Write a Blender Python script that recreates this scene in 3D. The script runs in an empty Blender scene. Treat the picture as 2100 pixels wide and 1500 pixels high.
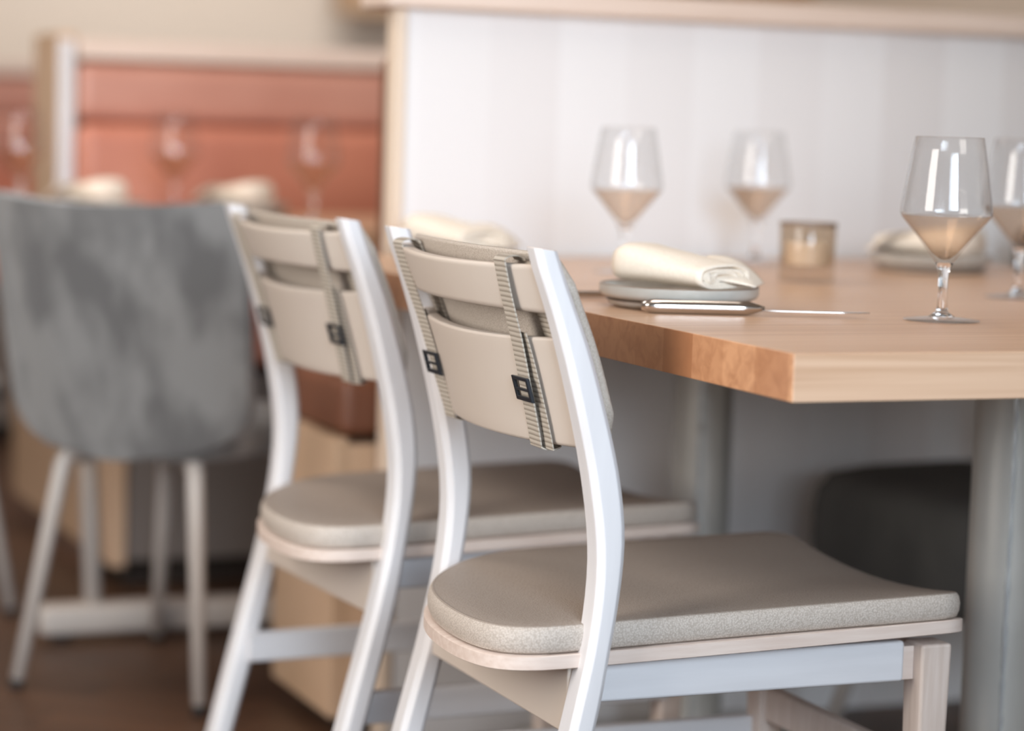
import bpy, bmesh, math, random
from mathutils import Vector, Matrix, Quaternion
random.seed(7)
scene = bpy.context.scene
COL = scene.collection
PI = math.pi
R = math.radians

# ------------------------------------------------------------------ camera
FPX = 85 / 36 * 2100
yaw = math.atan(2075 / FPX); pitch = math.atan(495 / FPX); roll = 0.030
cam_d = bpy.data.cameras.new('camera'); cam = bpy.data.objects.new('camera', cam_d); COL.objects.link(cam)
fh = Vector((math.sin(yaw), math.cos(yaw), 0)); up = Vector((0, 0, 1))
fwd = math.cos(pitch) * fh - math.sin(pitch) * up
rt = fwd.cross(up).normalized(); u = rt.cross(fwd)
r2 = math.cos(roll) * rt + math.sin(roll) * u
u2 = -math.sin(roll) * rt + math.cos(roll) * u
cam.matrix_world = Matrix(((r2.x, u2.x, -fwd.x, 0), (r2.y, u2.y, -fwd.y, 0), (r2.z, u2.z, -fwd.z, 0.95), (0, 0, 0, 1)))
cam_d.sensor_width = 36; cam_d.lens = 85; cam_d.clip_start = 0.05
cam_d.dof.use_dof = True; cam_d.dof.focus_distance = 2.47; cam_d.dof.aperture_fstop = 2.1
scene.camera = cam

# ------------------------------------------------------------------ world, lights, exposure
scene.view_settings.view_transform = 'Standard'; scene.view_settings.look = 'None'
scene.view_settings.gamma = 1; scene.view_settings.use_curve_mapping = False
scene.view_settings.exposure = 0.2
w = bpy.data.worlds.new('world'); scene.world = w; w.use_nodes = True
w.node_tree.nodes['Background'].inputs[0].default_value = (0.98, 0.95, 0.92, 1)
w.node_tree.nodes['Background'].inputs[1].default_value = 0.42

def area(name, loc, target, sx, sy, power, color, spread=180):
    l = bpy.data.lights.new(name, 'AREA'); l.shape = 'RECTANGLE'; l.size = sx; l.size_y = sy
    l.energy = power; l.color = color; l.spread = R(spread)
    o = bpy.data.objects.new(name, l); COL.objects.link(o); o.location = loc
    o.rotation_euler = (Vector(target) - Vector(loc)).to_track_quat('-Z', 'Y').to_euler()
    return o
area('daylight_fill_front', (0.5, -0.9, 1.65), (0.95, 3.0, 0.75), 1.4, 1.3, 11.5, (0.72, 0.86, 1.0), 52)  # lamp added near the camera for window daylight; narrowed beam shapes the falloff
area('window_light_side', (-1.3, 1.7, 1.45), (1.4, 3.1, 0.8), 1.1, 1.6, 55, (1.0, 0.95, 0.90))
area('ceiling_light_table', (1.3, 2.6, 2.6), (1.5, 2.9, 0.7), 0.5, 1.2, 8, (1.0, 0.88, 0.78))
area('booth_fill_light', (0.1, 4.3, 2.4), (1.3, 5.0, 0.7), 0.8, 0.8, 24, (1.0, 0.90, 0.82))  # unseen lamp added to warm the booth's left faces and the grey chair
area('back_wall_fill_light', (2.2, 7.0, 2.6), (2.6, 9.0, 1.2), 1.5, 0.8, 44, (1.0, 0.92, 0.86))  # unseen lamp added to brighten the back wall and its tan part

# ------------------------------------------------------------------ materials
def srgb(r, g, b):
    f = lambda c: (c / 255 / 12.92) if c / 255 <= 0.04045 else ((c / 255 + 0.055) / 1.055) ** 2.4
    return (f(r), f(g), f(b), 1)
def mat(name, col, rough=0.5, metal=0.0, spec=0.5):
    m = bpy.data.materials.new(name); m.use_nodes = True
    b = m.node_tree.nodes['Principled BSDF']
    b.inputs['Base Color'].default_value = col; b.inputs['Roughness'].default_value = rough
    b.inputs['Metallic'].default_value = metal; b.inputs['Specular IOR Level'].default_value = spec
    return m
def N(m, t, **k):
    n = m.node_tree.nodes.new(t)
    for a, v in k.items(): setattr(n, a, v)
    return n
def L(m, a, b): m.node_tree.links.new(a, b)
def coords(m, scale=(1, 1, 1), rot=(0, 0, 0)):
    t = N(m, 'ShaderNodeTexCoord'); mp = N(m, 'ShaderNodeMapping')
    mp.inputs['Scale'].default_value = scale; mp.inputs['Rotation'].default_value = rot
    L(m, t.outputs['Object'], mp.inputs['Vector']); return mp.outputs['Vector']
def mixcol(m, fac, a, b):
    x = N(m, 'ShaderNodeMix', data_type='RGBA')
    if hasattr(fac, 'type') and not isinstance(fac, float): L(m, fac, x.inputs[0])
    else: x.inputs[0].default_value = fac
    for s, v in ((6, a), (7, b)):
        if isinstance(v, tuple): x.inputs[s].default_value = v
        else: L(m, v, x.inputs[s])
    return x.outputs[2]
def ramp(m, fac, stops):
    r = N(m, 'ShaderNodeValToRGB'); e = r.color_ramp.elements
    while len(e) < len(stops): e.new(0.5)
    for el, (p, c) in zip(e, stops): el.position = p; el.color = c
    L(m, fac, r.inputs[0]); return r.outputs[0]
def noisy(name, c1, c2, scale, rough=0.5, bump=0.0, bscale=None, detail=4, spec=0.5, lo=0.35, hi=0.65, bdist=0.002):
    m = mat(name, c1, rough, spec=spec); b = m.node_tree.nodes['Principled BSDF']
    n = N(m, 'ShaderNodeTexNoise'); n.inputs['Scale'].default_value = 1; n.inputs['Detail'].default_value = detail
    L(m, coords(m, scale), n.inputs['Vector'])
    L(m, ramp(m, n.outputs['Fac'], [(lo, c1), (hi, c2)]), b.inputs['Base Color'])
    if bump:
        n2 = N(m, 'ShaderNodeTexNoise'); n2.inputs['Scale'].default_value = 1; n2.inputs['Detail'].default_value = 3
        L(m, coords(m, bscale), n2.inputs['Vector'])
        bp = N(m, 'ShaderNodeBump'); bp.inputs['Strength'].default_value = bump; bp.inputs['Distance'].default_value = bdist
        L(m, n2.outputs['Fac'], bp.inputs['Height']); L(m, bp.outputs['Normal'], b.inputs['Normal'])
    return m
M = {}
M['white_wood'] = noisy('white_stained_wood', srgb(214, 211, 212), srgb(220, 217, 218), (60, 60, 6), 0.38, 0.08, (150, 150, 12))
M['white_rail'] = noisy('white_stained_rail', srgb(206, 204, 206), srgb(213, 211, 213), (6, 60, 60), 0.38)
M['pale_wood'] = noisy('pale_limed_beech', srgb(208, 188, 176), srgb(218, 201, 190), (12, 120, 160), 0.45, 0.1, (20, 200, 300))
M['leg_wood'] = noisy('pale_beech_leg', srgb(198, 180, 168), srgb(210, 194, 184), (140, 140, 9), 0.45, 0.1, (200, 200, 15))
M['end_wood'] = mat('pale_end_grain', srgb(222, 196, 174), 0.6)
M['board'] = noisy('putty_lacquered_board', srgb(197, 183, 171), srgb(201, 188, 176), (5, 5, 5), 0.42)

def leather(name, c1, c2):
    m = mat(name, c1, 0.55, spec=0.35); b = m.node_tree.nodes['Principled BSDF']
    v = N(m, 'ShaderNodeTexVoronoi'); v.feature = 'F1'; v.inputs['Scale'].default_value = 520
    L(m, coords(m), v.inputs['Vector'])
    L(m, ramp(m, v.outputs['Distance'], [(0.1, c2), (0.75, c1)]), b.inputs['Base Color'])
    bp = N(m, 'ShaderNodeBump'); bp.inputs['Strength'].default_value = 0.4; bp.inputs['Distance'].default_value = 0.0008; bp.invert = True
    L(m, v.outputs['Distance'], bp.inputs['Height']); L(m, bp.outputs['Normal'], b.inputs['Normal'])
    return m
M['seat_leather'] = leather('taupe_seat_leather', srgb(150, 137, 126), srgb(164, 152, 142))
M['seat_boxing'] = leather('pale_grained_seat_side', srgb(174, 162, 151), srgb(202, 191, 181))
M['pad_fabric'] = leather('taupe_pad_fabric', srgb(172, 160, 148), srgb(192, 182, 171))

def webbing():
    m = mat('olive_webbing', srgb(150, 142, 122), 0.85); b = m.node_tree.nodes['Principled BSDF']
    wv = N(m, 'ShaderNodeTexWave', wave_type='BANDS', bands_direction='Z'); wv.inputs['Scale'].default_value = 62
    wv.inputs['Distortion'].default_value = 0.6; wv.inputs['Detail'].default_value = 1
    L(m, coords(m), wv.inputs['Vector'])
    L(m, ramp(m, wv.outputs['Fac'], [(0.1, srgb(146, 135, 122)), (0.5, srgb(184, 174, 161))]), b.inputs['Base Color'])
    bp = N(m, 'ShaderNodeBump'); bp.inputs['Strength'].default_value = 0.3; bp.inputs['Distance'].default_value = 0.001
    L(m, wv.outputs['Fac'], bp.inputs['Height']); L(m, bp.outputs['Normal'], b.inputs['Normal'])
    return m
M['webbing'] = webbing()
M['black_plastic'] = mat('black_buckle_plastic', srgb(34, 38, 44), 0.3)
M['black_rubber'] = mat('black_rubber', srgb(22, 20, 20), 0.7)

def maple(name, ca, cb, cgrain, end=False):
    # laminated strips: each strip (by position across the table) has its own tone; grain runs along the strips
    m = mat(name, ca, 0.33, spec=0.5); b = m.node_tree.nodes['Principled BSDF']
    t = N(m, 'ShaderNodeTexCoord'); sp = N(m, 'ShaderNodeSeparateXYZ'); L(m, t.outputs['Object'], sp.inputs[0])
    ad = N(m, 'ShaderNodeMath', operation='ADD'); L(m, sp.outputs['Y'], ad.inputs[0]); ad.inputs[1].default_value = 0.018
    dv = N(m, 'ShaderNodeMath', operation='DIVIDE'); L(m, ad.outputs[0], dv.inputs[0]); dv.inputs[1].default_value = 0.065
    fl = N(m, 'ShaderNodeMath', operation='FLOOR'); L(m, dv.outputs[0], fl.inputs[0])
    wn = N(m, 'ShaderNodeTexWhiteNoise', noise_dimensions='1D'); L(m, fl.outputs[0], wn.inputs['W'])
    tone = mixcol(m, wn.outputs['Value'], ca, cb)
    n = N(m, 'ShaderNodeTexNoise'); n.inputs['Scale'].default_value = 1; n.inputs['Detail'].default_value = 6; n.inputs['Distortion'].default_value = 0.7
    L(m, coords(m, (30, 55, 60) if end else (2.2, 70, 90)), n.inputs['Vector'])
    g = ramp(m, n.outputs['Fac'], [(0.42, (0, 0, 0, 1)), (0.66, (1, 1, 1, 1))])
    ml = N(m, 'ShaderNodeMath', operation='MULTIPLY'); L(m, g, ml.inputs[0]); ml.inputs[1].default_value = 0.6
    L(m, mixcol(m, ml.outputs[0], tone, cgrain), b.inputs['Base Color'])
    return m
M['maple'] = maple('maple_tabletop', srgb(221, 184, 154), srgb(212, 174, 143), srgb(190, 148, 116))
M['maple_end'] = maple('maple_end_grain', srgb(216, 164, 124), srgb(162, 108, 72), srgb(158, 106, 72), True)
M['oak_tan'] = noisy('tan_oak_panel', srgb(206, 174, 146), srgb(192, 160, 130), (40, 3, 3), 0.5)
M['cream_trim'] = mat('cream_end_trim', srgb(222, 202, 182), 0.5)
M['wood_trim'] = noisy('tan_wood_trim', srgb(226, 206, 192), srgb(216, 194, 178), (3, 40, 40), 0.45)

def shiplap():
    m = mat('white_board_partition', srgb(226, 224, 224), 0.42); b = m.node_tree.nodes['Principled BSDF']
    t = N(m, 'ShaderNodeTexCoord'); sp = N(m, 'ShaderNodeSeparateXYZ'); L(m, t.outputs['Object'], sp.inputs[0])
    dv = N(m, 'ShaderNodeMath', operation='DIVIDE'); L(m, sp.outputs['X'], dv.inputs[0]); dv.inputs[1].default_value = 0.115
    fl = N(m, 'ShaderNodeMath', operation='FLOOR'); L(m, dv.outputs[0], fl.inputs[0])
    wn = N(m, 'ShaderNodeTexWhiteNoise', noise_dimensions='1D'); L(m, fl.outputs[0], wn.inputs['W'])
    L(m, mixcol(m, wn.outputs['Value'], srgb(224, 220, 219), srgb(232, 230, 230)), b.inputs['Base Color'])
    return m
M['shiplap'] = shiplap()
M['cream_wall'] = noisy('cream_wall', srgb(222, 212, 200), srgb(216, 204, 190), (0.6, 0.6, 0.9), 0.8)
M['light_tan_wall'] = noisy('light_tan_cladding', srgb(206, 178, 152), srgb(182, 150, 122), (0.8, 1, 3), 0.6)
M['ceiling_paint'] = mat('warm_ceiling_paint', srgb(206, 198, 188), 0.9)
M['tan_wall'] = mat('tan_wall', srgb(178, 150, 122), 0.8)
M['terracotta'] = noisy('terracotta_leather', srgb(206, 136, 112), srgb(194, 124, 102), (5, 5, 5), 0.36)
M['terracotta_painted_sheen'] = noisy('terracotta_painted_sheen', srgb(198, 144, 126), srgb(188, 132, 114), (5, 5, 5), 0.36)  # terracotta made paler and pinker; overhead sheen is put into the colour
M['terracotta_painted_shade'] = noisy('terracotta_painted_shade', srgb(122, 76, 54), srgb(108, 66, 46), (5, 5, 5), 0.45)  # terracotta darkened to brown; shade on this bench is put into the colour
M['shaded_panel'] = mat('panel_painted_shade', srgb(124, 116, 112), 0.5)  # bench front's grey; the shade it stands in is put into the colour
M['white_metal'] = mat('white_powder_coat', srgb(186, 176, 168), 0.4)
M['column_metal'] = noisy('silver_painted_steel', srgb(184, 180, 173), srgb(174, 170, 163), (8, 8, 8), 0.35, spec=0.6)
M['column_metal'].node_tree.nodes['Principled BSDF'].inputs['Metallic'].default_value = 0.25
M['weld_metal'] = mat('bright_weld', srgb(210, 214, 216), 0.25, 0.6)
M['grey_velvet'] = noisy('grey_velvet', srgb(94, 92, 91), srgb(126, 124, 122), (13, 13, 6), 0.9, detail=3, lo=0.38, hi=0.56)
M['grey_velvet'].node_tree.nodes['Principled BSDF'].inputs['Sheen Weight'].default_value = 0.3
M['shaded_velvet'] = noisy('grey_velvet_painted_shade', srgb(70, 68, 66), srgb(82, 80, 77), (9, 9, 6), 0.9)  # darker copy of the grey velvet; under-table shade put into the colour
M['dark_base'] = mat('dark_kick_board', srgb(46, 36, 30), 0.6)
M['steel'] = mat('polished_steel', srgb(205, 200, 196), 0.14, 1.0)
M['linen'] = noisy('cream_linen', srgb(240, 228, 212), srgb(232, 219, 203), (300, 300, 300), 0.9)
M['plate_glaze'] = noisy('grey_stoneware', srgb(176, 172, 164), srgb(188, 184, 177), (30, 30, 30), 0.3)
M['plate_rim'] = mat('brown_rim_glaze', srgb(128, 108, 92), 0.35)
M['wax'] = mat('white_wax', srgb(236, 226, 216), 0.5)

def glass(name, col, ior=1.45):
    m = bpy.data.materials.new(name); m.use_nodes = True
    b = m.node_tree.nodes['Principled BSDF']
    b.inputs['Base Color'].default_value = col; b.inputs['Roughness'].default_value = 0.0
    b.inputs['Transmission Weight'].default_value = 1; b.inputs['IOR'].default_value = ior
    return m
M['glass'] = glass('clear_glass', (1, 1, 1, 1))
def thin_glass(name, tint, body=None, bfac=0.0, ior=1.45):
    # thin clear walls: light passes straight through, only the surface reflection is added
    m = bpy.data.materials.new(name); m.use_nodes = True; nt = m.node_tree
    nt.nodes.remove(nt.nodes['Principled BSDF']); out = nt.nodes['Material Output']
    tr = N(m, 'ShaderNodeBsdfTransparent'); tr.inputs[0].default_value = tint
    gl = N(m, 'ShaderNodeBsdfGlossy'); gl.inputs['Roughness'].default_value = 0.0
    fr = N(m, 'ShaderNodeFresnel')          # the same reflectance from either side of the wall
    ge = N(m, 'ShaderNodeNewGeometry'); io = N(m, 'ShaderNodeMix', data_type='FLOAT')
    L(m, ge.outputs['Backfacing'], io.inputs[0]); io.inputs[2].default_value = ior; io.inputs[3].default_value = 1 / ior
    L(m, io.outputs[0], fr.inputs[0])
    src = tr.outputs[0]
    if body:
        df = N(m, 'ShaderNodeBsdfTranslucent'); df.inputs[0].default_value = body
        d2 = N(m, 'ShaderNodeBsdfDiffuse'); d2.inputs[0].default_value = body
        md = N(m, 'ShaderNodeMixShader'); md.inputs[0].default_value = 0.5; L(m, df.outputs[0], md.inputs[1]); L(m, d2.outputs[0], md.inputs[2])
        mb = N(m, 'ShaderNodeMixShader'); mb.inputs[0].default_value = bfac; L(m, src, mb.inputs[1]); L(m, md.outputs[0], mb.inputs[2]); src = mb.outputs[0]
    mx = N(m, 'ShaderNodeMixShader'); L(m, fr.outputs[0], mx.inputs[0]); L(m, src, mx.inputs[1]); L(m, gl.outputs[0], mx.inputs[2])
    L(m, mx.outputs[0], out.inputs['Surface']); return m
M['thin_glass'] = thin_glass('thin_clear_glass', (0.985, 0.985, 0.985, 1))
M['foot_glass'] = thin_glass('thin_foot_glass', (0.985, 0.985, 0.985, 1), srgb(235, 235, 235), 0.10, 1.35)
M['wine'] = thin_glass('pale_rose_liquid', srgb(250, 240, 230), srgb(232, 202, 180), 0.07, 1.15)
M['amber_glass'] = thin_glass('smoky_glass', srgb(244, 238, 230), srgb(190, 172, 150), 0.01)

def floor_mat():
    m = mat('brown_herringbone', srgb(110, 76, 52), 0.45); b = m.node_tree.nodes['Principled BSDF']
    br = N(m, 'ShaderNodeTexBrick'); br.offset = 0.5
    br.inputs['Color1'].default_value = srgb(98, 68, 48); br.inputs['Color2'].default_value = srgb(72, 50, 35)
    br.inputs['Mortar'].default_value = srgb(48, 34, 26); br.inputs['Scale'].default_value = 1
    br.inputs['Mortar Size'].default_value = 0.003; br.inputs['Brick Width'].default_value = 0.6; br.inputs['Row Height'].default_value = 0.1
    L(m, coords(m, (1, 1, 1), (0, 0, R(40))), br.inputs['Vector'])
    n = N(m, 'ShaderNodeTexNoise'); n.inputs['Scale'].default_value = 1; n.inputs['Detail'].default_value = 5
    L(m, coords(m, (4, 50, 1), (0, 0, R(40))), n.inputs['Vector'])
    mm = N(m, 'ShaderNodeMath', operation='MULTIPLY'); L(m, n.outputs['Fac'], mm.inputs[0]); mm.inputs[1].default_value = 0.5
    L(m, mixcol(m, mm.outputs[0], br.outputs['Color'], srgb(60, 42, 30)), b.inputs['Base Color'])
    return m
M['floor'] = floor_mat()

# ------------------------------------------------------------------ helpers
def link(name, bm, m, parent=None, smooth=False, bevel=0, seg=2, loc=None, angle=35):
    me = bpy.data.meshes.new(name); bmesh.ops.recalc_face_normals(bm, faces=bm.faces[:]); bm.to_mesh(me); bm.free()
    o = bpy.data.objects.new(name, me); COL.objects.link(o)
    for mm in (m if isinstance(m, (list, tuple)) else [m]): me.materials.append(M[mm])
    if parent: o.parent = parent
    if loc: o.location = loc
    if smooth:
        for p in me.polygons: p.use_smooth = True
    if bevel:
        b = o.modifiers.new('bevel', 'BEVEL'); b.width = bevel; b.segments = seg; b.limit_method = 'ANGLE'; b.angle_limit = R(angle)
        for p in me.polygons: p.use_smooth = True
        wn = o.modifiers.new('wn', 'WEIGHTED_NORMAL'); wn.keep_sharp = True
    return o
def thing(name, label, cat, loc=(0, 0, 0), rz=0, group=None):
    o = bpy.data.objects.new(name, None); COL.objects.link(o); o.location = loc; o.rotation_euler = (0, 0, rz)
    o.empty_display_size = 0.05
    tag(o, label, cat, group); return o
def tag(o, label, cat, group=None):
    o['label'] = label; o['category'] = cat
    if group: o['group'] = group
    return o
def struct(name, bm, m, **k):
    o = link(name, bm, m, **k); o['kind'] = 'structure'; return o
def box(bm, x0, x1, y0, y1, z0, z1, mi=0):
    vs = [bm.verts.new((x, y, z)) for x in (x0, x1) for y in (y0, y1) for z in (z0, z1)]
    fs = [(0, 1, 3, 2), (4, 6, 7, 5), (0, 4, 5, 1), (2, 3, 7, 6), (0, 2, 6, 4), (1, 5, 7, 3)]
    out = []
    for f in fs:
        fc = bm.faces.new([vs[i] for i in f]); fc.material_index = mi; out.append(fc)
    return out
def bx(*a):
    bm = bmesh.new(); box(bm, *a); return bm
def lathe(bm, prof, n=48, closed=False, cx=0, cy=0):
    rings = []
    for r, z in prof:
        if r < 1e-6: rings.append([bm.verts.new((cx, cy, z))])
        else: rings.append([bm.verts.new((cx + r * math.cos(2 * PI * i / n), cy + r * math.sin(2 * PI * i / n), z)) for i in range(n)])
    pairs = list(zip(rings, rings[1:]))
    if closed: pairs.append((rings[-1], rings[0]))
    for a, b in pairs:
        if len(a) == 1 and len(b) == 1: continue
        for i in range(n):
            j = (i + 1) % n
            if len(a) == 1: bm.faces.new((a[0], b[i], b[j]))
            elif len(b) == 1: bm.faces.new((a[i], a[j], b[0]))
            else: bm.faces.new((a[i], a[j], b[j], b[i]))
def tube(bm, pts, rads, n=16, cap=True):
    pts = [Vector(p) for p in pts]
    if not isinstance(rads, (list, tuple)): rads = [rads] * len(pts)
    rings = []; prev = None
    for i, p in enumerate(pts):
        d = (pts[min(i + 1, len(pts) - 1)] - pts[max(i - 1, 0)]).normalized()
        if prev is None:
            a = Vector((0, 0, 1)) if abs(d.z) < 0.9 else Vector((1, 0, 0))
            s = d.cross(a).normalized()
        else: s = (prev - d * prev.dot(d)).normalized()
        prev = s; t = d.cross(s)
        rings.append([bm.verts.new(p + rads[i] * (math.cos(2 * PI * k / n) * s + math.sin(2 * PI * k / n) * t)) for k in range(n)])
    for a, b in zip(rings, rings[1:]):
        for k in range(n): bm.faces.new((a[k], a[(k + 1) % n], b[(k + 1) % n], b[k]))
    if cap: bm.faces.new(rings[0]); bm.faces.new(rings[-1])
def prism(bm, outline, z0, z1):
    a = [bm.verts.new((x, y, z0)) for x, y in outline]; b = [bm.verts.new((x, y, z1)) for x, y in outline]
    n = len(a)
    for i in range(n): bm.faces.new((a[i], a[(i + 1) % n], b[(i + 1) % n], b[i]))
    bm.faces.new(a[::-1]); bm.faces.new(b)
def interp(tab, x):
    # smooth (Catmull-Rom style) interpolation of a sorted table of (x, y)
    if x <= tab[0][0]: return tab[0][1]
    if x >= tab[-1][0]: return tab[-1][1]
    for i in range(len(tab) - 1):
        if tab[i][0] <= x <= tab[i + 1][0]:
            (x0, y0), (x1, y1) = tab[i], tab[i + 1]; h = x1 - x0; t = (x - x0) / h
            m0 = (y1 - tab[i - 1][1]) / (x1 - tab[i - 1][0]) if i > 0 else (y1 - y0) / h
            m1 = (tab[i + 2][1] - y0) / (tab[i + 2][0] - x0) if i + 2 < len(tab) else (y1 - y0) / h
            return (2*t**3-3*t*t+1)*y0 + (t**3-2*t*t+t)*h*m0 + (-2*t**3+3*t*t)*y1 + (t**3-t*t)*h*m1
def copy_tree(o, parent=None):
    c = o.copy(); COL.objects.link(c)
    if parent: c.parent = parent
    for ch in list(o.children): copy_tree(ch, c)
    return c

# ------------------------------------------------------------------ the room
struct('floor', bx(-4, 5, -3.5, 9.2, -0.05, 0), 'floor')
struct('ceiling', bx(-4, 5, -3.5, 9.2, 2.8, 2.85), 'ceiling_paint')
struct('wall_right', bx(5.0, 5.1, 0.5, 9.2, 0, 2.8), 'cream_wall')
struct('wall_back', bx(-4, 5, 9.0, 9.2, 0, 2.8), 'cream_wall')
struct('trim_1', bx(2.91, 4.4, 8.7, 8.8, 1.345, 2.8), 'tan_wall')          # tan soffit block on the back wall
YP = 3.42
struct('trim_4', bx(3.3, 5, 8.85, 9.0, 0, 2.8), 'light_tan_wall')      # tan timber-clad part of the back wall
struct('wall_partition', bx(1.245, 4.2, YP, YP + 0.035, 0, 1.118), 'shiplap')
struct('trim_2', bx(1.228, 1.245, YP - 0.004, YP + 0.039, 0, 1.118), 'cream_trim', bevel=0.002)
struct('trim_3', bx(1.205, 4.2, YP - 0.03, YP + 0.10, 1.118, 1.152), 'wood_trim', bevel=0.004)

# ------------------------------------------------------------------ white dining chair (local: +x is the way the sitter faces)
CX, CY = 1.16, 2.347
PF = [(0.0, .900), (.12, .932), (.25, .966), (.352, .991), (.391, .999), (.43, 1.005), (.474, 1.012), (.523, 1.017), (.557, 1.017), (.596, 1.012), (.629, 1.005), (.683, .990), (.736, .973), (.79, .951), (.829, .936)]
PB = [(0.0, .873), (.12, .903), (.25, .936), (.345, .961), (.389, .971), (.433, .980), (.478, .986), (.517, .988), (.552, .986), (.592, .980), (.636, .971), (.709, .952), (.767, .934), (.829, .911)]
def pf(z): return interp(PF, z) - CX
def pb(z): return interp(PB, z) - CX
def rear_post(yc, sgn):
    bm = bmesh.new(); rings = []
    zs = [i * 0.83 / 46 for i in range(47)]
    for z in zs:
        f, b = pf(z), pb(z); hw = 0.0185 if z < 0.5 else 0.0185 - 0.003 * (z - 0.5) / 0.33
        ch = 0.006; cs = 0.0065
        zt = z
        ring = [(b + cs, -hw), (f - ch, -hw), (f, -hw + ch), (f, hw - ch), (f - ch, hw), (b + cs, hw), (b, hw - cs), (b, -hw + cs)]
        vs = []
        for x, y in ring:
            dz = 0.0
            if z > 0.82: dz = -(x - f) * 0.12
            vs.append(bm.verts.new((x, yc + y, zt + dz)))
        rings.append(vs)
    for a, b in zip(rings, rings[1:]):
        for k in range(8): bm.faces.new((a[k], a[(k + 1) % 8], b[(k + 1) % 8], b[k]))
    bm.faces.new(rings[0]); bm.faces.new(rings[-1]).material_index = 1
    return bm
def seat_outline(grow=0.0, nf=6):
    hw = 0.203; xf = 0.277; rc = 0.035; pts = []
    for i in range(nf + 1):                    # front right corner (-y)
        a = -PI / 2 + PI / 2 * i / nf
        pts.append((xf - rc + rc * math.cos(a), -hw + rc + rc * math.sin(a)))
    for k in range(1, 10):
        pts.append((xf, (-hw + rc) + (2 * hw - 2 * rc) * k / 10))
    for i in range(nf + 1):
        a = PI / 2 * i / nf
        pts.append((xf - rc + rc * math.cos(a), hw - rc + rc * math.sin(a)))
    ctl = [(0.242, 0.203), (0.08, 0.204), (-0.05, 0.203), (-0.105, 0.195), (-0.152, 0.173), (-0.190, 0.140), (-0.222, 0.100), (-0.246, 0.055), (-0.261, 0.005),
           (-0.269, -0.05), (-0.2715, -0.105), (-0.267, -0.150), (-0.254, -0.180), (-0.230, -0.197), (-0.195, -0.203), (-0.10, -0.203), (0.06, -0.203), (0.242, -0.203)]
    def cr(p0, p1, p2, p3, t):
        return tuple(0.5 * (2*b + (c - a) * t + (2*a - 5*b + 4*c - d) * t*t + (3*b - a - 3*c + d) * t**3) for a, b, c, d in zip(p0, p1, p2, p3))
    for i in range(len(ctl) - 1):
        p0 = ctl[max(0, i - 1)]; p3 = ctl[min(len(ctl) - 1, i + 2)]
        for q in range(4):
            if i == 0 and q == 0: continue
            pts.append(cr(p0, ctl[i], ctl[i + 1], p3, q / 4))
    return pts
def seat_z(x, y):
    # seat rises slightly to the front; its front edge is dished in the middle
    t = max(0.0, (x + 0.05) / 0.33)
    return 0.0250 * (x + 0.284) - 0.016 * t * t * (1 - (y / 0.2) ** 2) - 0.004 * (1 - (y / 0.21) ** 2)
def seat_layer(z0, prof, name, m, parent, dish=1.0):
    # stack of (inset, dz) rings over the outline, closed below and gridded on top by further insets
    bm = bmesh.new(); rings = []
    for g, dz in prof:
        vs = []
        for (x, y) in seat_outline(0):
            r = max(1e-6, math.hypot(x, y)); s = (r + g) / r
            X, Y = x * s, y * s
            vs.append(bm.verts.new((X, Y, z0 + dz + seat_z(X, Y) * dish)))
        rings.append(vs)
    n = len(rings[0])
    for a, b in zip(rings, rings[1:]):
        for k in range(n): bm.faces.new((a[k], a[(k + 1) % n], b[(k + 1) % n], b[k]))
    bm.faces.new(rings[0]); bm.faces.new(rings[-1])
    o = link(name, bm, m, parent, smooth=True); o.modifiers.new('es', 'EDGE_SPLIT').split_angle = R(38); return o
def back_x(y, z, sag, xoff=0.0, hw=0.20):
    return pf(z) - 0.012 + xoff - sag * (1 - (y / hw) ** 2)
def curved_board(z0, z1, sag, th, hw, drop=0.0, xoff=0.0, round_ends=0.0, ny=28, nz=8, top_drop=0.0):
    bm = bmesh.new()
    def P(i, j, side):
        y = -hw + 2 * hw * i / ny
        k = j / nz
        e = 1 - (y / hw) ** 2
        zz0 = z0 - drop * e; zz1 = z1 - top_drop * e
        if round_ends:                       # round the four corners of the outline
            q = max(0.0, (abs(y) - (hw - round_ends)) / round_ends)
            cut = round_ends * (1 - math.sqrt(max(0.0, 1 - q * q)))
            zz0 += cut; zz1 -= cut
        z = zz0 + (zz1 - zz0) * k
        return (back_x(y, z, sag, xoff) + (th if side else 0), y, z)
    G = [[[bm.verts.new(P(i, j, s)) for j in range(nz + 1)] for i in range(ny + 1)] for s in (0, 1)]
    for s in (0, 1):
        for i in range(ny):
            for j in range(nz): bm.faces.new((G[s][i][j], G[s][i + 1][j], G[s][i + 1][j + 1], G[s][i][j + 1]))
    for i in range(ny):
        for j in (0, nz): bm.faces.new((G[0][i][j], G[0][i + 1][j], G[1][i + 1][j], G[1][i][j]))
    for j in range(nz):
        for i in (0, ny): bm.faces.new((G[0][i][j], G[0][i][j + 1], G[1][i][j + 1], G[1][i][j]))
    return bm
SAG = 0.036
BX = -0.006      # boards' rear face relative to the posts' front at the ends
def strap_path(y, z, out):   # a point just behind the boards' rear face
    return back_x(y, z, SAG, BX, 0.2) - out
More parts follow.
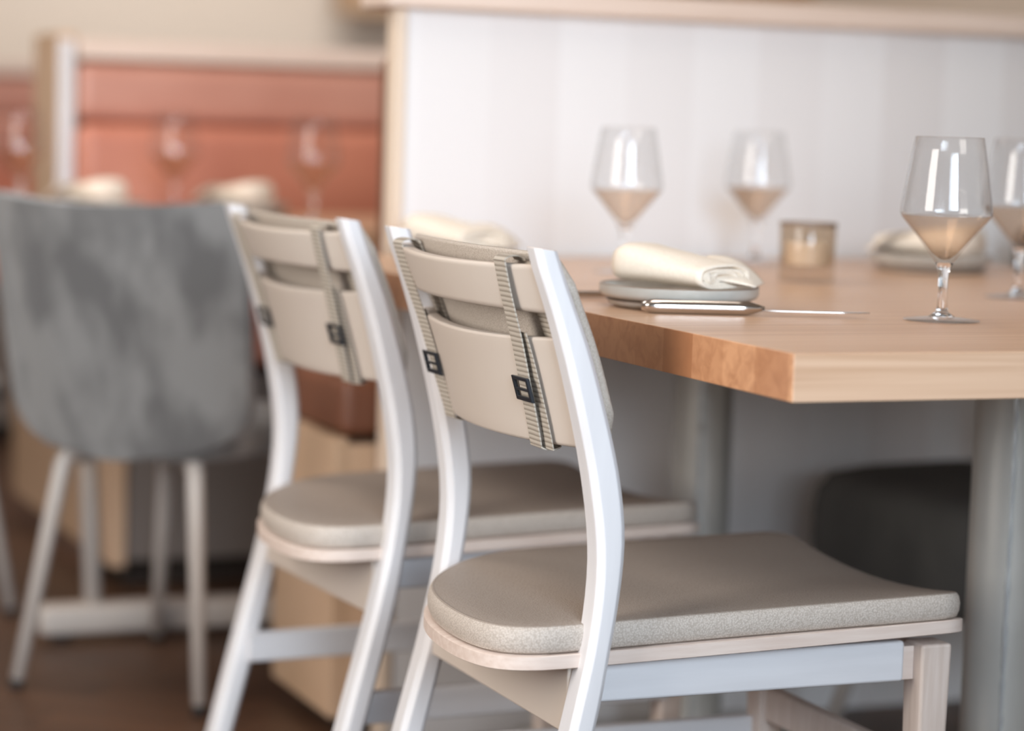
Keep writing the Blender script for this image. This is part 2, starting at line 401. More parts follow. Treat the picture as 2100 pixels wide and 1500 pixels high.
def make_strap(t, yc, lean, flip):
    W = 0.0138
    bm = bmesh.new()
    def band(fn, n, th=0.0016, w=W):
        rings = []
        for i in range(n + 1):
            p, nr, yy = fn(i / n)           # (x, z), normal (x, z), centre y
            r = []
            for s in (-w, w):
                for o in (0, th):
                    r.append(bm.verts.new((p[0] + nr[0] * o, yy + s, p[1] + nr[1] * o)))
            rings.append([r[0], r[1], r[3], r[2]])
        for a, b in zip(rings, rings[1:]):
            for k in range(4): bm.faces.new((a[k], a[(k + 1) % 4], b[(k + 1) % 4], b[k]))
        bm.faces.new(rings[0]); bm.faces.new(rings[-1])
    ztop, zbot = 0.8165, 0.629
    def yat(z): return yc + lean * (ztop - z) / (ztop - zbot)
    # rear run from the crest down
    def rear(k):
        z = ztop + (zbot - ztop) * k
        gap = 0.0015 + 0.003 * math.sin(k * PI)
        return (strap_path(yat(z), z, gap), z), (-1, 0), yat(z)
    band(rear, 30)
    # over the crest to the pad
    def over(k):
        a = PI * k; cxm = strap_path(yc, ztop, 0.0) + 0.0085
        return (cxm - 0.0105 * math.cos(a), ztop + 0.0045 * math.sin(a)), (-math.cos(a) * 0.6, 0.8 * math.sin(a) + 0.2), yc
    band(over, 10)
    # under the lower board
    def under(k):
        a = PI * k; cxm = strap_path(yat(zbot), zbot, 0.0) + 0.0085
        return (cxm - 0.0105 * math.cos(a), zbot - 0.004 * math.sin(a)), (-math.cos(a) * 0.6, -0.8), yat(zbot)
    band(under, 10)
    # pad side run, seen through the slot between the boards, leaning the other way
    def front(k):
        z = ztop + (zbot - ztop) * k; y = yc - flip * 0.006
        return (strap_path(y, z, 0) + 0.0215, z), (-1, 0), y
    band(front, 30)
    # loose tail: doubles back beneath the buckle
    def tail(k):
        z = 0.745 + (0.626 - 0.745) * k; y = yc + flip * 0.006 + (yat(z) - yc) * 0.15
        return (strap_path(y, z, 0.0006), z), (-1, 0), y
    band(tail, 16, 0.0012)
    s = link('strap', bm, 'webbing', t)
    # buckle: a flat open frame round the rear run
    zb = 0.686; y = yat(zb); xx = strap_path(y, zb, 0.0062)
    bm = bmesh.new()
    sx = (strap_path(y, zb + 0.02, 0) - strap_path(y, zb - 0.02, 0)) / 0.04
    def bar(y0, y1, za, zb_):
        vs = []
        for yy in (y0, y1):
            for z in (za, zb_):
                for o in (0, 0.004):
                    vs.append(bm.verts.new((xx + sx * (z - zb) - o, yy, z)))
        for f in [(0, 1, 3, 2), (4, 6, 7, 5), (0, 4, 5, 1), (2, 3, 7, 6), (0, 2, 6, 4), (1, 5, 7, 3)]:
            bm.faces.new([vs[i] for i in f])
    w2 = W + 0.0035; hh = 0.0125
    for sy in (-1, 1): bar(y + sy * w2 - 0.0025, y + sy * w2 + 0.0025, zb - hh, zb + hh)
    bar(y - w2, y + w2, zb - hh, zb - hh + 0.005)
    bar(y - w2, y + w2, zb + hh - 0.004, zb + hh)
    bar(y - w2, y + w2, zb - 0.002, zb + 0.001)
    link('buckle', bm, 'black_plastic', s, bevel=0.0009)
    return s
def make_chair(label, loc, rz, group):
    t = thing('dining_chair', label, 'chair', loc, rz, group)
    for s in (-1, 1):
        link('leg', rear_post(s * 0.2055, s), ['white_wood', 'end_wood'], t, bevel=0.0012, angle=25)['label'] = 'curved rear leg running up as back post'
    for s in (-1, 1):
        bm = bmesh.new(); y = s * 0.176
        vs = []
        for z, hx, hy in ((0, 0.013, 0.013), (0.414, 0.019, 0.019)):
            vs.append([bm.verts.new((0.24 + a * hx, y + b * hy, z)) for a, b in ((-1, -1), (1, -1), (1, 1), (-1, 1))])
        for k in range(4): bm.faces.new((vs[0][k], vs[0][(k + 1) % 4], vs[1][(k + 1) % 4], vs[1][k]))
        bm.faces.new(vs[0]); bm.faces.new(vs[1])
        link('leg', bm, 'leg_wood', t, bevel=0.004)
    # seat frame
    seat_layer(0.4135, [(-0.01, 0.0), (0.0015, 0.0), (0.003, 0.0008), (0.003, 0.0135), (0.0015, 0.0145), (-0.012, 0.0145)], 'seat_board', 'pale_wood', t)
    cu = seat_layer(0.4285, [(-0.02, 0.0), (-0.007, 0.0), (-0.0035, 0.002), (-0.001, 0.008), (-0.0005, 0.016), (-0.0020, 0.0235), (-0.0045, 0.0272),
                             (-0.0062, 0.0282), (-0.0075, 0.0279), (-0.009, 0.0283), (-0.03, 0.0298), (-0.07, 0.0315), (-0.12, 0.032), (-0.16, 0.032)], 'seat_cushion', ['seat_leather', 'seat_boxing'], t)
    for p in cu.data.polygons:
        if abs(p.normal.z) < 0.75: p.material_index = 1
    for s in (-1, 1):
        bm = bmesh.new(); y = s * 0.178
        box(bm, pf(0.39) - 0.01, 0.205, y - 0.009, y + 0.009, 0.374, 0.418); link('apron', bm, 'white_rail', t, bevel=0.004)
    link('apron', bx(0.228, 0.246, -0.17, 0.17, 0.372, 0.408), 'white_wood', t, bevel=0.003)
    link('apron', bx(pb(0.38) + 0.004, pb(0.38) + 0.022, -0.19, 0.19, 0.344, 0.416), 'board', t, bevel=0.003)
    for s in (-1, 1):
        bm = bmesh.new()
        prism(bm, [(0.18, s * 0.178), (0.235, s * 0.12), (0.235, s * 0.15), (0.222, s * 0.178)], 0.374, 0.41)
        link('corner_block', bm, 'pale_wood', t)
    for s in (-1, 1):
        link('stretcher', bx(pf(0.23) - 0.015, 0.235, s * 0.185 - 0.009, s * 0.185 + 0.009, 0.208, 0.248), 'white_rail', t, bevel=0.003)
    link('stretcher', bx(0.232, 0.25, -0.17, 0.17, 0.246, 0.286), 'leg_wood', t, bevel=0.003)
    # back boards, pad, straps
    link('crest_rail', curved_board(0.766, 0.8155, SAG, 0.017, 0.200, 0.0, BX, top_drop=0.004), 'board', t, bevel=0.004, angle=50)
    link('back_panel', curved_board(0.633, 0.744, SAG, 0.017, 0.200, 0.004, BX, top_drop=0.007), 'board', t, bevel=0.004, angle=50)
    pad = link('back_pad', curved_board(0.640, 0.826, 0.021, 0.011, 0.207, 0.004, 0.013, 0.030, 30, 12), 'pad_fabric', t, bevel=0.004, angle=50)
    a = make_strap(t, -0.147, 0.028, 1)
    b = make_strap(t, 0.150, -0.024, -1)
    return t
GC = 'white wooden dining chairs pulled up to the near table'
chair = make_chair('white wooden dining chair nearest the camera with taupe seat and webbing straps on its back', (CX, CY, 0), 0, GC)
c2 = copy_tree(chair); c2.location = (1.155, 2.96, 0); c2.rotation_euler.z = R(2.9)
c2['label'] = 'second white wooden dining chair, between the nearest chair and the grey upholstered one'

# ------------------------------------------------------------------ near table
TX0, TX1, TY0, TY1, TZ = 1.082, 2.19, 1.922, 3.405, 0.75
t = thing('dining_table', 'thick maple dining table with end grain blocks along its left edge, set for four', 'table', ((TX0 + TX1) / 2, (TY0 + TY1) / 2, 0))
cxm, cym = t.location.x, t.location.y
bm = bmesh.new()
box(bm, TX0 - cxm, TX1 - cxm, TY0 - cym, TY1 - cym, TZ - 0.0455, TZ)
for f in bm.faces:
    f.normal_update()
bmesh.ops.recalc_face_normals(bm, faces=bm.faces[:])
for f in bm.faces:
    if abs(f.normal.x) > 0.9: f.material_index = 1
link('tabletop', bm, ['maple', 'maple_end'], t, bevel=0.0015)
for yy in (2.385, 3.18):
    bm = bmesh.new(); lathe(bm, [(0, 0.022), (0.0445, 0.022), (0.0445, 0.69), (0, 0.69)], 48, cx=1.64 - cxm, cy=yy - cym)
    c = link('column', bm, 'column_metal', t, smooth=False, bevel=0.001)
    bm = bmesh.new(); tube(bm, [(1.64 - cxm - 0.0222 + random.uniform(-0.0005, 0.0005), yy - cym - 0.0387, z / 60 * 0.66 + 0.025) for z in range(61)], [0.0018 + 0.0016 * random.random() for _ in range(61)], 8)
    link('weld_seam', bm, 'weld_metal', c, smooth=True)
    link('base_plate', bx(1.64 - cxm - 0.20, 1.64 - cxm + 0.20, yy - cym - 0.20, yy - cym + 0.20, 0.0, 0.022), 'column_metal', t, bevel=0.004)
    link('mounting_plate', bx(1.64 - cxm - 0.12, 1.64 - cxm + 0.12, yy - cym - 0.10, yy - cym + 0.10, 0.69, 0.7045), 'column_metal', t, bevel=0.002)

# ------------------------------------------------------------------ tableware
def glass_profile():
    S = 0.2
    out = [(0, 0), (0.0405, 0.0), (0.0415, 0.0008), (0.0412, 0.0018), (0.030, 0.0032), (0.014, 0.0055), (0.0075, 0.0095), (0.0055, 0.016), (0.0050, 0.030), (0.0052, 0.045), (0.0066, 0.056), (0.0100, 0.064),
           (0.0165, 0.0735), (0.0260, 0.0860), (0.0360, 0.0985), (0.0450, 0.1090), (0.0485, 0.1135), (0.0500, 0.1180), (0.0497, 0.1235), (0.0480, 0.1350), (0.0450, 0.1550), (0.0415, 0.1750), (0.0373, 0.1995), (0.0369, 0.2002)]
    inn = [(0.0363, 0.1995), (0.0405, 0.1750), (0.0440, 0.1550), (0.0470, 0.1350), (0.0487, 0.1235), (0.0489, 0.1180), (0.0474, 0.1140), (0.0438, 0.1095), (0.0345, 0.0990), (0.0245, 0.0870), (0.0145, 0.0750), (0.0060, 0.0680), (0, 0.0665)]
    return out, inn
def wine_profile(level=0.1150):
    _, inn = glass_profile()
    pr = [(0, 0.0668)]
    for r, z in inn[::-1][1:]:
        if z < level - 0.001: pr.append((r - 0.0003 if r > 0 else 0, z + 0.0002))
    pr += [(0.0478, level - 0.0005), (0.0476, level), (0.040, level), (0, level)]
    return pr
def make_glass(label, loc, group):
    t = thing('wine_glass', label, 'glass', loc, 0, group)
    out, inn = glass_profile()
    bm = bmesh.new(); lathe(bm, [(0, 0.0644)] + out[11:] + inn, 64); link('bowl', bm, 'thin_glass', t, smooth=True)
    bm = bmesh.new(); lathe(bm, [(0, 0.0052), (0.0142, 0.0054)] + out[6:11] + [(0.0099, 0.0638), (0, 0.0642)], 40); link('stem', bm, 'glass', t, smooth=True)
    bm = bmesh.new(); lathe(bm, [(0, 0.0006), (0.0405, 0.0006), (0.0415, 0.0012), (0.0412, 0.0020), (0.030, 0.0033), (0.0145, 0.0050), (0, 0.0050)], 64); link('foot', bm, 'foot_glass', t, smooth=True)
    bm = bmesh.new(); lathe(bm, wine_profile(), 64)
    w_ = link('wine', bm, 'wine', t, smooth=True); 
    return t
G0 = 'stemmed glasses on the near table'; G1 = 'stemmed glasses on the booth table behind'
g = make_glass('sharp stemmed wine glass near the front right corner of the near table', (1.447, 2.248, TZ), G0)
for (x, y, z, lab, gr) in [
    (1.428, 3.022, TZ, 'blurred stemmed wine glass behind the rolled napkin and plates of the nearest setting', G0),
    (1.765, 2.57, TZ, 'stemmed wine glass cut off by the right edge of the photo', G0),
    (1.760, 3.26, TZ, 'faint stemmed wine glass behind the candle holder, against the white partition', G0),
    (1.376, 4.262, 0.752, 'blurred glass right above the second white chair, against the terracotta booth back', G1),
    (1.255, 4.80, 0.752, 'blurred glass above the middle of the grey chair, between two napkins', G1),
    (0.932, 4.748, 0.752, 'leftmost blurred glass, beside the booth end post above the grey chair', G1)]:
    o = copy_tree(g); o.location = (x, y, z); o['label'] = lab; o['group'] = gr

def plate_mesh(r, h):
    bm = bmesh.new()
    out = [(0, 0), (r * 0.84, 0), (r * 0.90, 0.0015), (r * 0.97, 0.004), (r, 0.008), (r, h - 0.001), (r - 0.001, h), (r - 0.004, h), (r - 0.005, h - 0.001), (r - 0.006, 0.009), (r * 0.9, 0.0062), (0, 0.006)]
    lathe(bm, out, 72)
    for f in bm.faces:
        if f.calc_center_median().z > h - 0.0016: f.material_index = 1
    return bm
def napkin_mesh():
    # a napkin folded flat and rolled: a tapering flattened roll whose open end shows the layers
    bm = bmesh.new()
    Ln = 0.150
    n = 40
    def ring(x, sc, tw):
        k = x / Ln                       # 0 far, 1 open end
        hw = (0.038 + 0.004 * math.sin(k * 3)) * sc; hh = (0.0250 - 0.0115 * k) * sc
        r = []
        for i in range(n):
            a = 2 * PI * i / n; c, s = math.cos(a), math.sin(a)
            yy = hw * math.copysign(abs(c) ** 0.75, c); zz = hh * math.copysign(abs(s) ** 0.8, s)
            if s < 0: zz *= 0.9
            zz += 0.0008 * math.sin(3 * a + 5 * k)
            r.append((x - Ln / 2, yy, zz + hh * 0.9))
        return r
    rings = [[bm.verts.new(p) for p in ring(Ln * i / 14, 0.86 if i == 0 else (0.97 if i == 1 else 1), 0)] for i in range(15)]
    for a, b in zip(rings, rings[1:]):
        for k in range(n): bm.faces.new((a[k], a[(k + 1) % n], b[(k + 1) % n], b[k]))
    bm.faces.new(rings[0])
    # inner wall of the outer layer
    x1 = Ln
    inner = [bm.verts.new((p[0] - 0.0005, p[1] * 0.93, 0.0019 + (p[2]) * 0.87)) for p in ring(x1, 1, 0)]
    for k in range(n): bm.faces.new((rings[-1][k], rings[-1][(k + 1) % n], inner[(k + 1) % n], inner[k]))
    deep = [bm.verts.new((v.co.x - 0.04, v.co.y * 0.97, v.co.z)) for v in inner]
    for k in range(n): bm.faces.new((inner[k], inner[(k + 1) % n], deep[(k + 1) % n], deep[k]))
    bm.faces.new(deep)
    # folded layers inside the open end: a flat spiral sheet
    pts = []
    for i in range(90):
        a = -PI * 0.9 + 2 * PI * 2.15 * i / 89
        sh = 1 - 0.62 * i / 89
        c, s = math.cos(a), math.sin(a)
        pts.append((0.0335 * sh * math.copysign(abs(c) ** 0.5, c), 0.0122 + 0.0098 * sh * math.copysign(abs(s) ** 0.9, s)))
    th = 0.0016; prev = None
    for i, (y, z) in enumerate(pts):
        q = pts[min(i + 1, 89)]; p0 = pts[max(i - 1, 0)]
        d = Vector((q[0] - p0[0], q[1] - p0[1]))
        if d.length > 0: d.normalize()
        nx, nz = -d.y * th, d.x * th
        jag = 0.0015 * math.sin(i * 0.35)
        cur = [bm.verts.new((x1 - Ln / 2 - o + (jag if o < 0.01 else 0) - 0.002, y + s * nx, z + s * nz)) for s in (-1, 1) for o in (0.0, 0.038)]
        if prev:
            bm.faces.new((prev[0], cur[0], cur[2], prev[2])); bm.faces.new((prev[0], prev[1], cur[1], cur[0])); bm.faces.new((prev[2], cur[2], cur[3], prev[3]))
        prev = cur
    return bm
def flap_mesh():
    # loose triangular corner of the napkin lying to one side
    bm = bmesh.new(); nx, ny = 12, 8; th = 0.0014; G = {}
    for s in (0, 1):
        for i in range(nx + 1):
            for j in range(ny + 1):
                a = i / nx; b = j / ny
                ax, ay = 0.655, 0.753; l_ = 0.066 * b * (1 - 0.25 * a); d_ = 0.075 * (a - 0.45)
                x = 0.034 + l_ * ax + d_ * 0.753; y = 0.014 + l_ * ay - d_ * 0.655
                z = 0.0025 + 0.0290 * (1 - b) ** 0.8 * (1 - 0.75 * a * a) + 0.009 * math.sin(PI * b) * (1 - a) + (th if s else 0)
                G[s, i, j] = bm.verts.new((x, y, z))
        for i in range(nx):
            for j in range(ny): bm.faces.new((G[s, i, j], G[s, i + 1, j], G[s, i + 1, j + 1], G[s, i, j + 1]))
    for i in range(nx):
        for j in (0, ny): bm.faces.new((G[0, i, j], G[0, i + 1, j], G[1, i + 1, j], G[1, i, j]))
    for j in range(ny):
        for i in (0, nx): bm.faces.new((G[0, i, j], G[0, i, j + 1], G[1, i, j + 1], G[1, i, j]))
    return bm
PG = 'stacked stoneware plates on the near table'; NG = 'rolled cream napkins'; 
def setting(px, py, tz, rz, labs, gp, gn, first=None):
    pl, pu, nk = labs
    if first is None:
        a = tag(link('side_plate', plate_mesh(0.082, 0.0085), ['plate_glaze', 'plate_rim'], bevel=0), pl, 'plate', gp)
        b = tag(link('side_plate', plate_mesh(0.090, 0.0170), ['plate_glaze', 'plate_rim']), pu, 'plate', gp)
        for o in (a, b):
            for p in o.data.polygons: p.use_smooth = True
            o.modifiers.new('es', 'EDGE_SPLIT').split_angle = R(40)
        n_ = thing('napkin', nk, 'napkin', (0, 0, 0), 0, gn)
        r_ = link('roll', napkin_mesh(), 'linen', n_, smooth=True)
        f_ = link('loose_corner', flap_mesh(), 'linen', n_, smooth=True)
    else:
        a, b = first[0].copy(), first[1].copy(); COL.objects.link(a); COL.objects.link(b)
        n_ = copy_tree(first[2])
        a['label'], b['label'], n_['label'] = pl, pu, nk
        for o in (a, b): o['group'] = gp
        n_['group'] = gn
    a.location = (px, py, tz + 0.0003); b.location = (px, py, tz + 0.0092); n_.location = (px - 0.004, py - 0.004, tz + 0.0092 + 0.0172); n_.rotation_euler.z = rz
    return a, b, n_
S0 = setting(1.221, 2.437, TZ, R(-72), ('lower plate under the rimmed plate, beside the knife handle', 'upper rimmed stoneware plate holding the sharp cream napkin, beside the knife', 'cream napkin rolled on the sharp stoneware plates behind the knife handle'), PG, NG)
setting(1.231, 3.17, TZ, R(-75), ('lower plate of the blurred setting beyond the nearest chair back', 'upper plate of the blurred setting beyond the nearest chair back', 'blurred cream napkin seen above the crest of the nearest chair'), PG, NG, S0)
setting(1.965, 3.09, TZ, R(118), ('lower plate of the blurred setting behind the front right wine glass', 'upper plate of the blurred setting behind the front right wine glass', 'blurred cream napkin seen through and beside the front right wine glass'), PG, NG, S0)
BG = 'stacked plates on the booth table'
setting(1.065, 4.66, 0.752, R(100), ('lower plate at the left of the booth table, above the grey chair', 'upper plate at the left of the booth table, above the grey chair', 'blurred napkin above the left part of the grey chair'), BG, 'napkins on the booth table', S0)
setting(1.36, 4.66, 0.752, R(100), ('lower plate right of the middle glass on the booth table', 'upper plate right of the middle glass on the booth table', 'blurred napkin above the right part of the grey chair, beside the middle booth glass'), BG, 'napkins on the booth table', S0)

# knife: thick polished handle, slim blade
kn = thing('table_knife', 'polished steel table knife lying in front of the sharp plates', 'knife', (1.1385, 2.362, TZ + 0.0003), math.atan2(-0.083, 0.245))
bm = bmesh.new(); pts = []; 
hl = 0.135; rings = []
for i in range(15):
    k = i / 14; x = hl * k
    hw = 0.0095 * (1 - 0.10 * math.sin(k * PI)); hh = 0.0078
    if k < 0.09: e = math.sqrt(max(0.3, 1 - ((0.09 - k) / 0.09) ** 2)); hw *= e; hh *= e
    if k > 0.86: e = 1 - 0.72 * ((k - 0.86) / 0.14); hw *= e; hh *= e
    rings.append([bm.verts.new((x, hw * math.cos(a), 0.0080 + hh * math.sin(a))) for a in [2 * PI * q / 20 for q in range(20)]])
for a, b in zip(rings, rings[1:]):
    for k in range(20): bm.faces.new((a[k], a[(k + 1) % 20], b[(k + 1) % 20], b[k]))
bm.faces.new(rings[0]); bm.faces.new(rings[-1])
link('handle', bm, 'steel', kn, smooth=True)
bm = bmesh.new(); prism(bm, [(0.132, -0.0025), (0.150, -0.0062), (0.215, -0.0085), (0.238, -0.007), (0.2515, -0.001), (0.246, 0.003), (0.20, 0.0042), (0.132, 0.0025)], 0.0052, 0.0064)
link('blade', bm, 'steel', kn, bevel=0.0004)
fk = thing('table_fork', 'steel fork lying beyond the sharp plates, partly hidden by the nearest chair', 'fork', (1.112, 2.572, TZ + 0.0006), 0)
bm = bmesh.new(); tube(bm, [(0, 0, 0.004), (0.01, 0, 0.004), (0.09, 0, 0.004), (0.125, 0, 0.0035)], [0.003, 0.0042, 0.0034, 0.0022], 12); link('handle', bm, 'steel', fk, smooth=True)
bm = bmesh.new(); prism(bm, [(0.12, -0.003), (0.135, -0.0105), (0.155, -0.011), (0.155, 0.011), (0.135, 0.0105), (0.12, 0.003)], 0.0028, 0.0045)
for k in range(4):
    y = -0.0092 + k * 0.0061; box(bm, 0.152, 0.198, y - 0.0013, y + 0.0013, 0.003, 0.0044)
link('tines', bm, 'steel', fk)

# candle holder
ch = thing('candle_holder', 'smoky glass candle tumbler with a tealight in the middle of the near table', 'candle holder', (1.625, 2.862, TZ + 0.0003))
bm = bmesh.new(); lathe(bm, [(0, 0), (0.036, 0), (0.0375, 0.002), (0.0385, 0.078), (0.0378, 0.079), (0.0368, 0.078), (0.0355, 0.026), (0.033, 0.022), (0, 0.021)], 48)
link('tumbler', bm, 'amber_glass', ch, smooth=True)
bm = bmesh.new(); lathe(bm, [(0.0386, 0.074), (0.0392, 0.074), (0.0392, 0.0797), (0.0367, 0.0797), (0.0367, 0.074)], 48, closed=True); link('rim_band', bm, 'plate_rim', ch, smooth=False)
bm = bmesh.new(); lathe(bm, [(0, 0.0225), (0.029, 0.0225), (0.0295, 0.052), (0.027, 0.054), (0, 0.0525)], 40); cd = link('candle', bm, 'wax', ch, smooth=False, bevel=0.001)
bm = bmesh.new(); tube(bm, [(0, 0, 0.051), (0.001, 0, 0.062)], 0.001, 8); link('wick', bm, 'black_rubber', cd)

# ------------------------------------------------------------------ grey upholstered chairs
def make_shell_chair(label, loc, rz, group, seat_prof=None, seat_w=0.186, cloth='grey_velvet'):
    t = thing('upholstered_chair', label, 'chair', loc, rz, group)
    # curved padded back; local +x is forward, back's rear face near x = -0.25
    bm = bmesh.new(); ny, nz = 30, 26; G = {}
    Z0, Z1 = 0.395, 0.822
    def hw(z):
        k = (z - Z0) / (Z1 - Z0)
        w_ = 0.222 + 0.018 * k
        if k < 0.22: w_ *= (1 - (1 - k / 0.22) ** 2.3) ** 0.5 if k > 0 else 0.0
        if k > 0.93: w_ -= 0.030 * (1 - math.sqrt(max(0, 1 - ((k - 0.93) / 0.07) ** 2)))
        return max(w_, 0.02)
    for s in (0, 1):
        for j in range(nz + 1):
            k = j / nz; z = Z0 + (Z1 - Z0) * (1 - (1 - k) ** 1.0)
            h = hw(z)
            for i in range(ny + 1):
                v = -1 + 2 * i / ny; y = h * math.sin(v * PI / 2) if True else h * v
                q = abs(y) / 0.24
                edge = (1 - min(1, abs(v)) ** 6)
                x = -0.215 - 0.085 * (z - 0.40) / 0.42 + 0.085 * q ** 2.4 + (0.055 * edge if s else 0)
                zz = z - 0.016 * (1 - q * q) * (k ** 6)
                if k == 1 and s: zz -= 0.0
                G[s, i, j] = bm.verts.new((x, y, zz))
        for i in range(ny):
            for j in range(nz): bm.faces.new((G[s, i, j], G[s, i + 1, j], G[s, i + 1, j + 1], G[s, i, j + 1]))
    for i in range(ny):
        for j in (0, nz): bm.faces.new((G[0, i, j], G[0, i + 1, j], G[1, i + 1, j], G[1, i, j]))
    for j in range(nz):
        for i in (0, ny): bm.faces.new((G[0, i, j], G[0, i, j + 1], G[1, i, j + 1], G[1, i, j]))
    bmesh.ops.remove_doubles(bm, verts=bm.verts[:], dist=0.0004)
    link('backrest', bm, cloth, t, bevel=0.012, seg=3, angle=60)
    # padded seat
    bm = bmesh.new(); n = 48; rings = []
    for (sc, z) in (seat_prof or [(0.55, 0.392), (0.86, 0.396), (0.97, 0.405), (1.0, 0.42), (0.985, 0.438), (0.93, 0.452), (0.8, 0.458), (0.4, 0.46)]):
        r = []
        for i in range(n):
            a = 2 * PI * i / n; c, s = math.cos(a), math.sin(a)
            r.append(bm.verts.new((0.015 + 0.220 * sc * math.copysign(abs(c) ** 0.55, c), seat_w * sc * math.copysign(abs(s) ** 0.5, s), z)))
        rings.append(r)
    for a, b in zip(rings, rings[1:]):
        for k in range(n): bm.faces.new((a[k], a[(k + 1) % n], b[(k + 1) % n], b[k]))
    bm.faces.new(rings[0]); bm.faces.new(rings[-1])
    link('seat', bm, cloth, t, smooth=True)
    zleg = (seat_prof[0][1] if seat_prof else 0.39) - 0.002
    for sx, sy in ((-1, -1), (-1, 1), (1, -1), (1, 1)):
        top = Vector((sx * 0.155, sy * 0.125, zleg)); 
        foot = Vector((-0.21 if sx < 0 else 0.21, sy * 0.175, 0.016))
        bm = bmesh.new(); tube(bm, [top + Vector((-sx * 0.03, -sy * 0.03, -0.004)), top, top + (foot - top) * 0.04, foot], [0.0125, 0.014, 0.014, 0.0115], 20)
        l = link('leg', bm, 'white_metal', t, smooth=True)
        d = (foot - top).normalized()
        bm = bmesh.new(); tube(bm, [foot - d * 0.001, foot + d * 0.0152], 0.0115, 16); link('foot_cap', bm, 'black_rubber', l, smooth=False)
    return t
GG = 'grey upholstered chairs with slim metal legs'
c3 = make_shell_chair('grey velvet upholstered chair seen from behind, left of the white wooden chairs', (1.045, 3.93, 0), R(43), GG)
c4 = copy_tree(c3); c4.location = (0.63, 4.62, 0); c4.rotation_euler.z = R(12); c4['label'] = 'upholstered chair cut off by the left edge of the photo, beyond the grey velvet chair'
c5 = make_shell_chair('grey upholstered chair darkened as in shade, seen under the maple table, beside the front column', (2.10, 3.03, 0), R(188), GG,
                      [(0.80, 0.262), (0.95, 0.268), (0.99, 0.29), (1.0, 0.33), (1.0, 0.375), (0.98, 0.405), (0.93, 0.425), (0.8, 0.436), (0.4, 0.44)], 0.29, 'shaded_velvet')

# ------------------------------------------------------------------ booth table behind
bt = thing('dining_table', 'blurred booth table behind the grey chair, on a white foot bar', 'table', (1.42, 4.47, 0))
bm = bmesh.new(); box(bm, -0.56, 0.75, -0.33, 0.36, 0.712, 0.752)
for f in bm.faces: f.normal_update()
link('tabletop', bm, 'maple', bt, bevel=0.002)
bm = bmesh.new(); box(bm, -0.545, 0.60, -0.243, -0.178, 0.014, 0.066); fb = link('foot_bar', bm, 'white_metal', bt, bevel=0.012)
for x in (-0.50, 0.55):
    bm = bmesh.new(); lathe(bm, [(0, 0), (0.018, 0), (0.018, 0.015), (0, 0.015)], 24, cx=x, cy=-0.21); link('leveling_foot', bm, 'black_rubber', fb)
for x0, x1 in ((-0.445, -0.463), (0.35, 0.33)):
    bm = bmesh.new(); tube(bm, [(x0, -0.21, 0.06), (x1, -0.17, 0.712)], 0.0165, 20); link('upright', bm, 'white_metal', bt, smooth=True)

# ------------------------------------------------------------------ booth benches
def bench(name_label, x0, x1, yf, yb, face, top_z, yw, panel_x):
    # face = -1: sitter faces the camera (-y); seat front at yf, back at yb
    t = thing('booth_bench', name_label, 'bench', ((x0 + x1) / 2, (yf + yb) / 2, 0), 0, 'terracotta booth benches')
    ox, oy = t.location.x, t.location.y
    ya, yb_ = min(yf, yb), max(yf, yb)
    return t, ox, oy
# bench whose back is the white partition; only its end shows
t, ox, oy = bench('booth bench end behind the white chairs, tan wooden panel with shade-coloured terracotta cushion above', 1.165, 2.9, 3.49, 3.80, 1, 0, 0, 0)
x0, x1, ya, yb = 1.165, 2.9, 3.472, 3.775
link('base', bx(x0 + 0.022 - ox, x1 - ox, ya - oy, yb - 0.02 - oy, 0.05, 0.455), 'oak_tan', t, bevel=0.002)
link('end_panel', bx(x0 - ox, x0 + 0.022 - ox, ya - oy, yb - oy, 0.03, 0.465), 'oak_tan', t, bevel=0.002)
link('kick_board', bx(x0 + 0.03 - ox, x1 - 0.02 - ox, ya + 0.01 - oy, yb - 0.06 - oy, 0, 0.05), 'dark_base', t)
link('seat_cushion', bx(x0 + 0.01 - ox, x1 - ox, ya + 0.0 - oy, yb - 0.01 - oy, 0.466, 0.555), 'terracotta_painted_shade', t, bevel=0.02, seg=4)
link('back_cushion', bx(x0 + 0.085 - ox, x1 - ox, ya + 0.0 - oy, ya + 0.09 - oy, 0.556, 1.05), 'terracotta_painted_shade', t, bevel=0.02, seg=4)
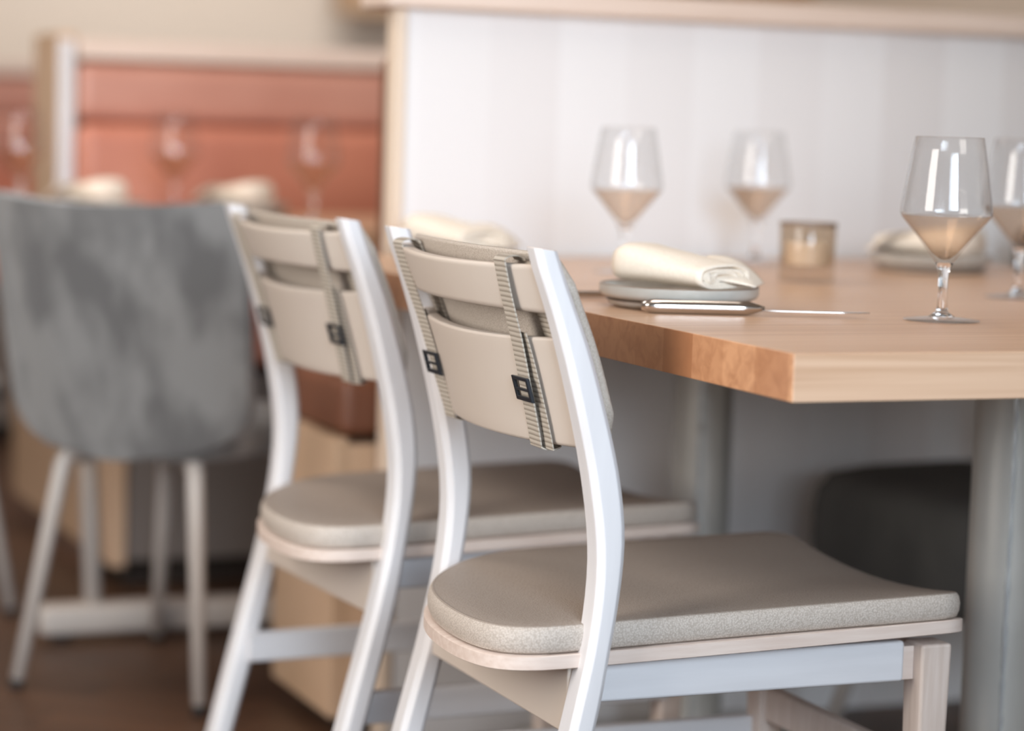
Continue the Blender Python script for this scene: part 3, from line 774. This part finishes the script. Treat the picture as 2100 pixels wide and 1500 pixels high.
# bench facing the camera
def camera_bench(label, x0, x1, yf, yb, zt, loc_group):
    t, ox, oy = bench(label, x0, x1, yf, yb, -1, 0, 0, 0)
    link('base', bx(x0 + 0.03 - ox, x1 - ox, yf - oy, yb - oy, 0.06, 0.43), 'shaded_panel', t, bevel=0.003)
    link('end_panel', bx(x0 - ox, x0 + 0.03 - ox, yf - 0.01 - oy, yb + 0.62 - oy, 0.05, 0.45), 'oak_tan', t, bevel=0.003)
    link('kick_board', bx(x0 + 0.05 - ox, x1 - ox, yf + 0.06 - oy, yb - oy, 0, 0.06), 'dark_base', t)
    link('seat_cushion', bx(x0 + 0.01 - ox, x1 - ox, yf - 0.01 - oy, yb - 0.0 - oy, 0.45, 0.55), 'terracotta', t, bevel=0.025, seg=4)
    link('end_post', bx(x0 - 0.035 - ox, x0 + 0.005 - ox, yb - oy, yb + 0.24 - oy, 0.451, zt + 0.055), 'oak_tan', t, bevel=0.002)
    link('face_trim', bx(x0 - 0.034 - ox, x0 - 0.001 - ox, yb - 0.012 - oy, yb - 0.0005 - oy, 0.551, zt + 0.040), 'white_wood', t, bevel=0.002)
    link('back_board', bx(x0 + 0.006 - ox, x1 - ox, yb + 0.06 - oy, yb + 0.22 - oy, 0.451, zt), 'oak_tan', t)
    link('top_rail', bx(x0 + 0.0065 - ox, x1 - ox, yb - 0.01 - oy, yb + 0.24 - oy, zt + 0.002, zt + 0.045), 'wood_trim', t, bevel=0.004)
    cu = bmesh.new(); link('back_cushion', bx(x0 + 0.002 - ox, x1 - ox, yb - 0.055 - oy, yb + 0.058 - oy, 0.552, 0.925), 'terracotta', t, bevel=0.03, seg=5)
    link('back_cushion', bx(x0 + 0.002 - ox, x1 - ox, yb - 0.01 - oy, yb + 0.058 - oy, 0.927, zt - 0.002), 'terracotta_painted_sheen', t, bevel=0.03, seg=5)
    cu.free()
    return t
camera_bench('terracotta leather booth bench with white frame, behind the grey velvet chair', 1.104, 2.9, 4.68, 5.06, 1.058, '')
camera_bench('farther terracotta booth bench at the left edge of the photo, beyond the white end post', 1.05, 2.9, 6.85, 7.22, 1.05, '')
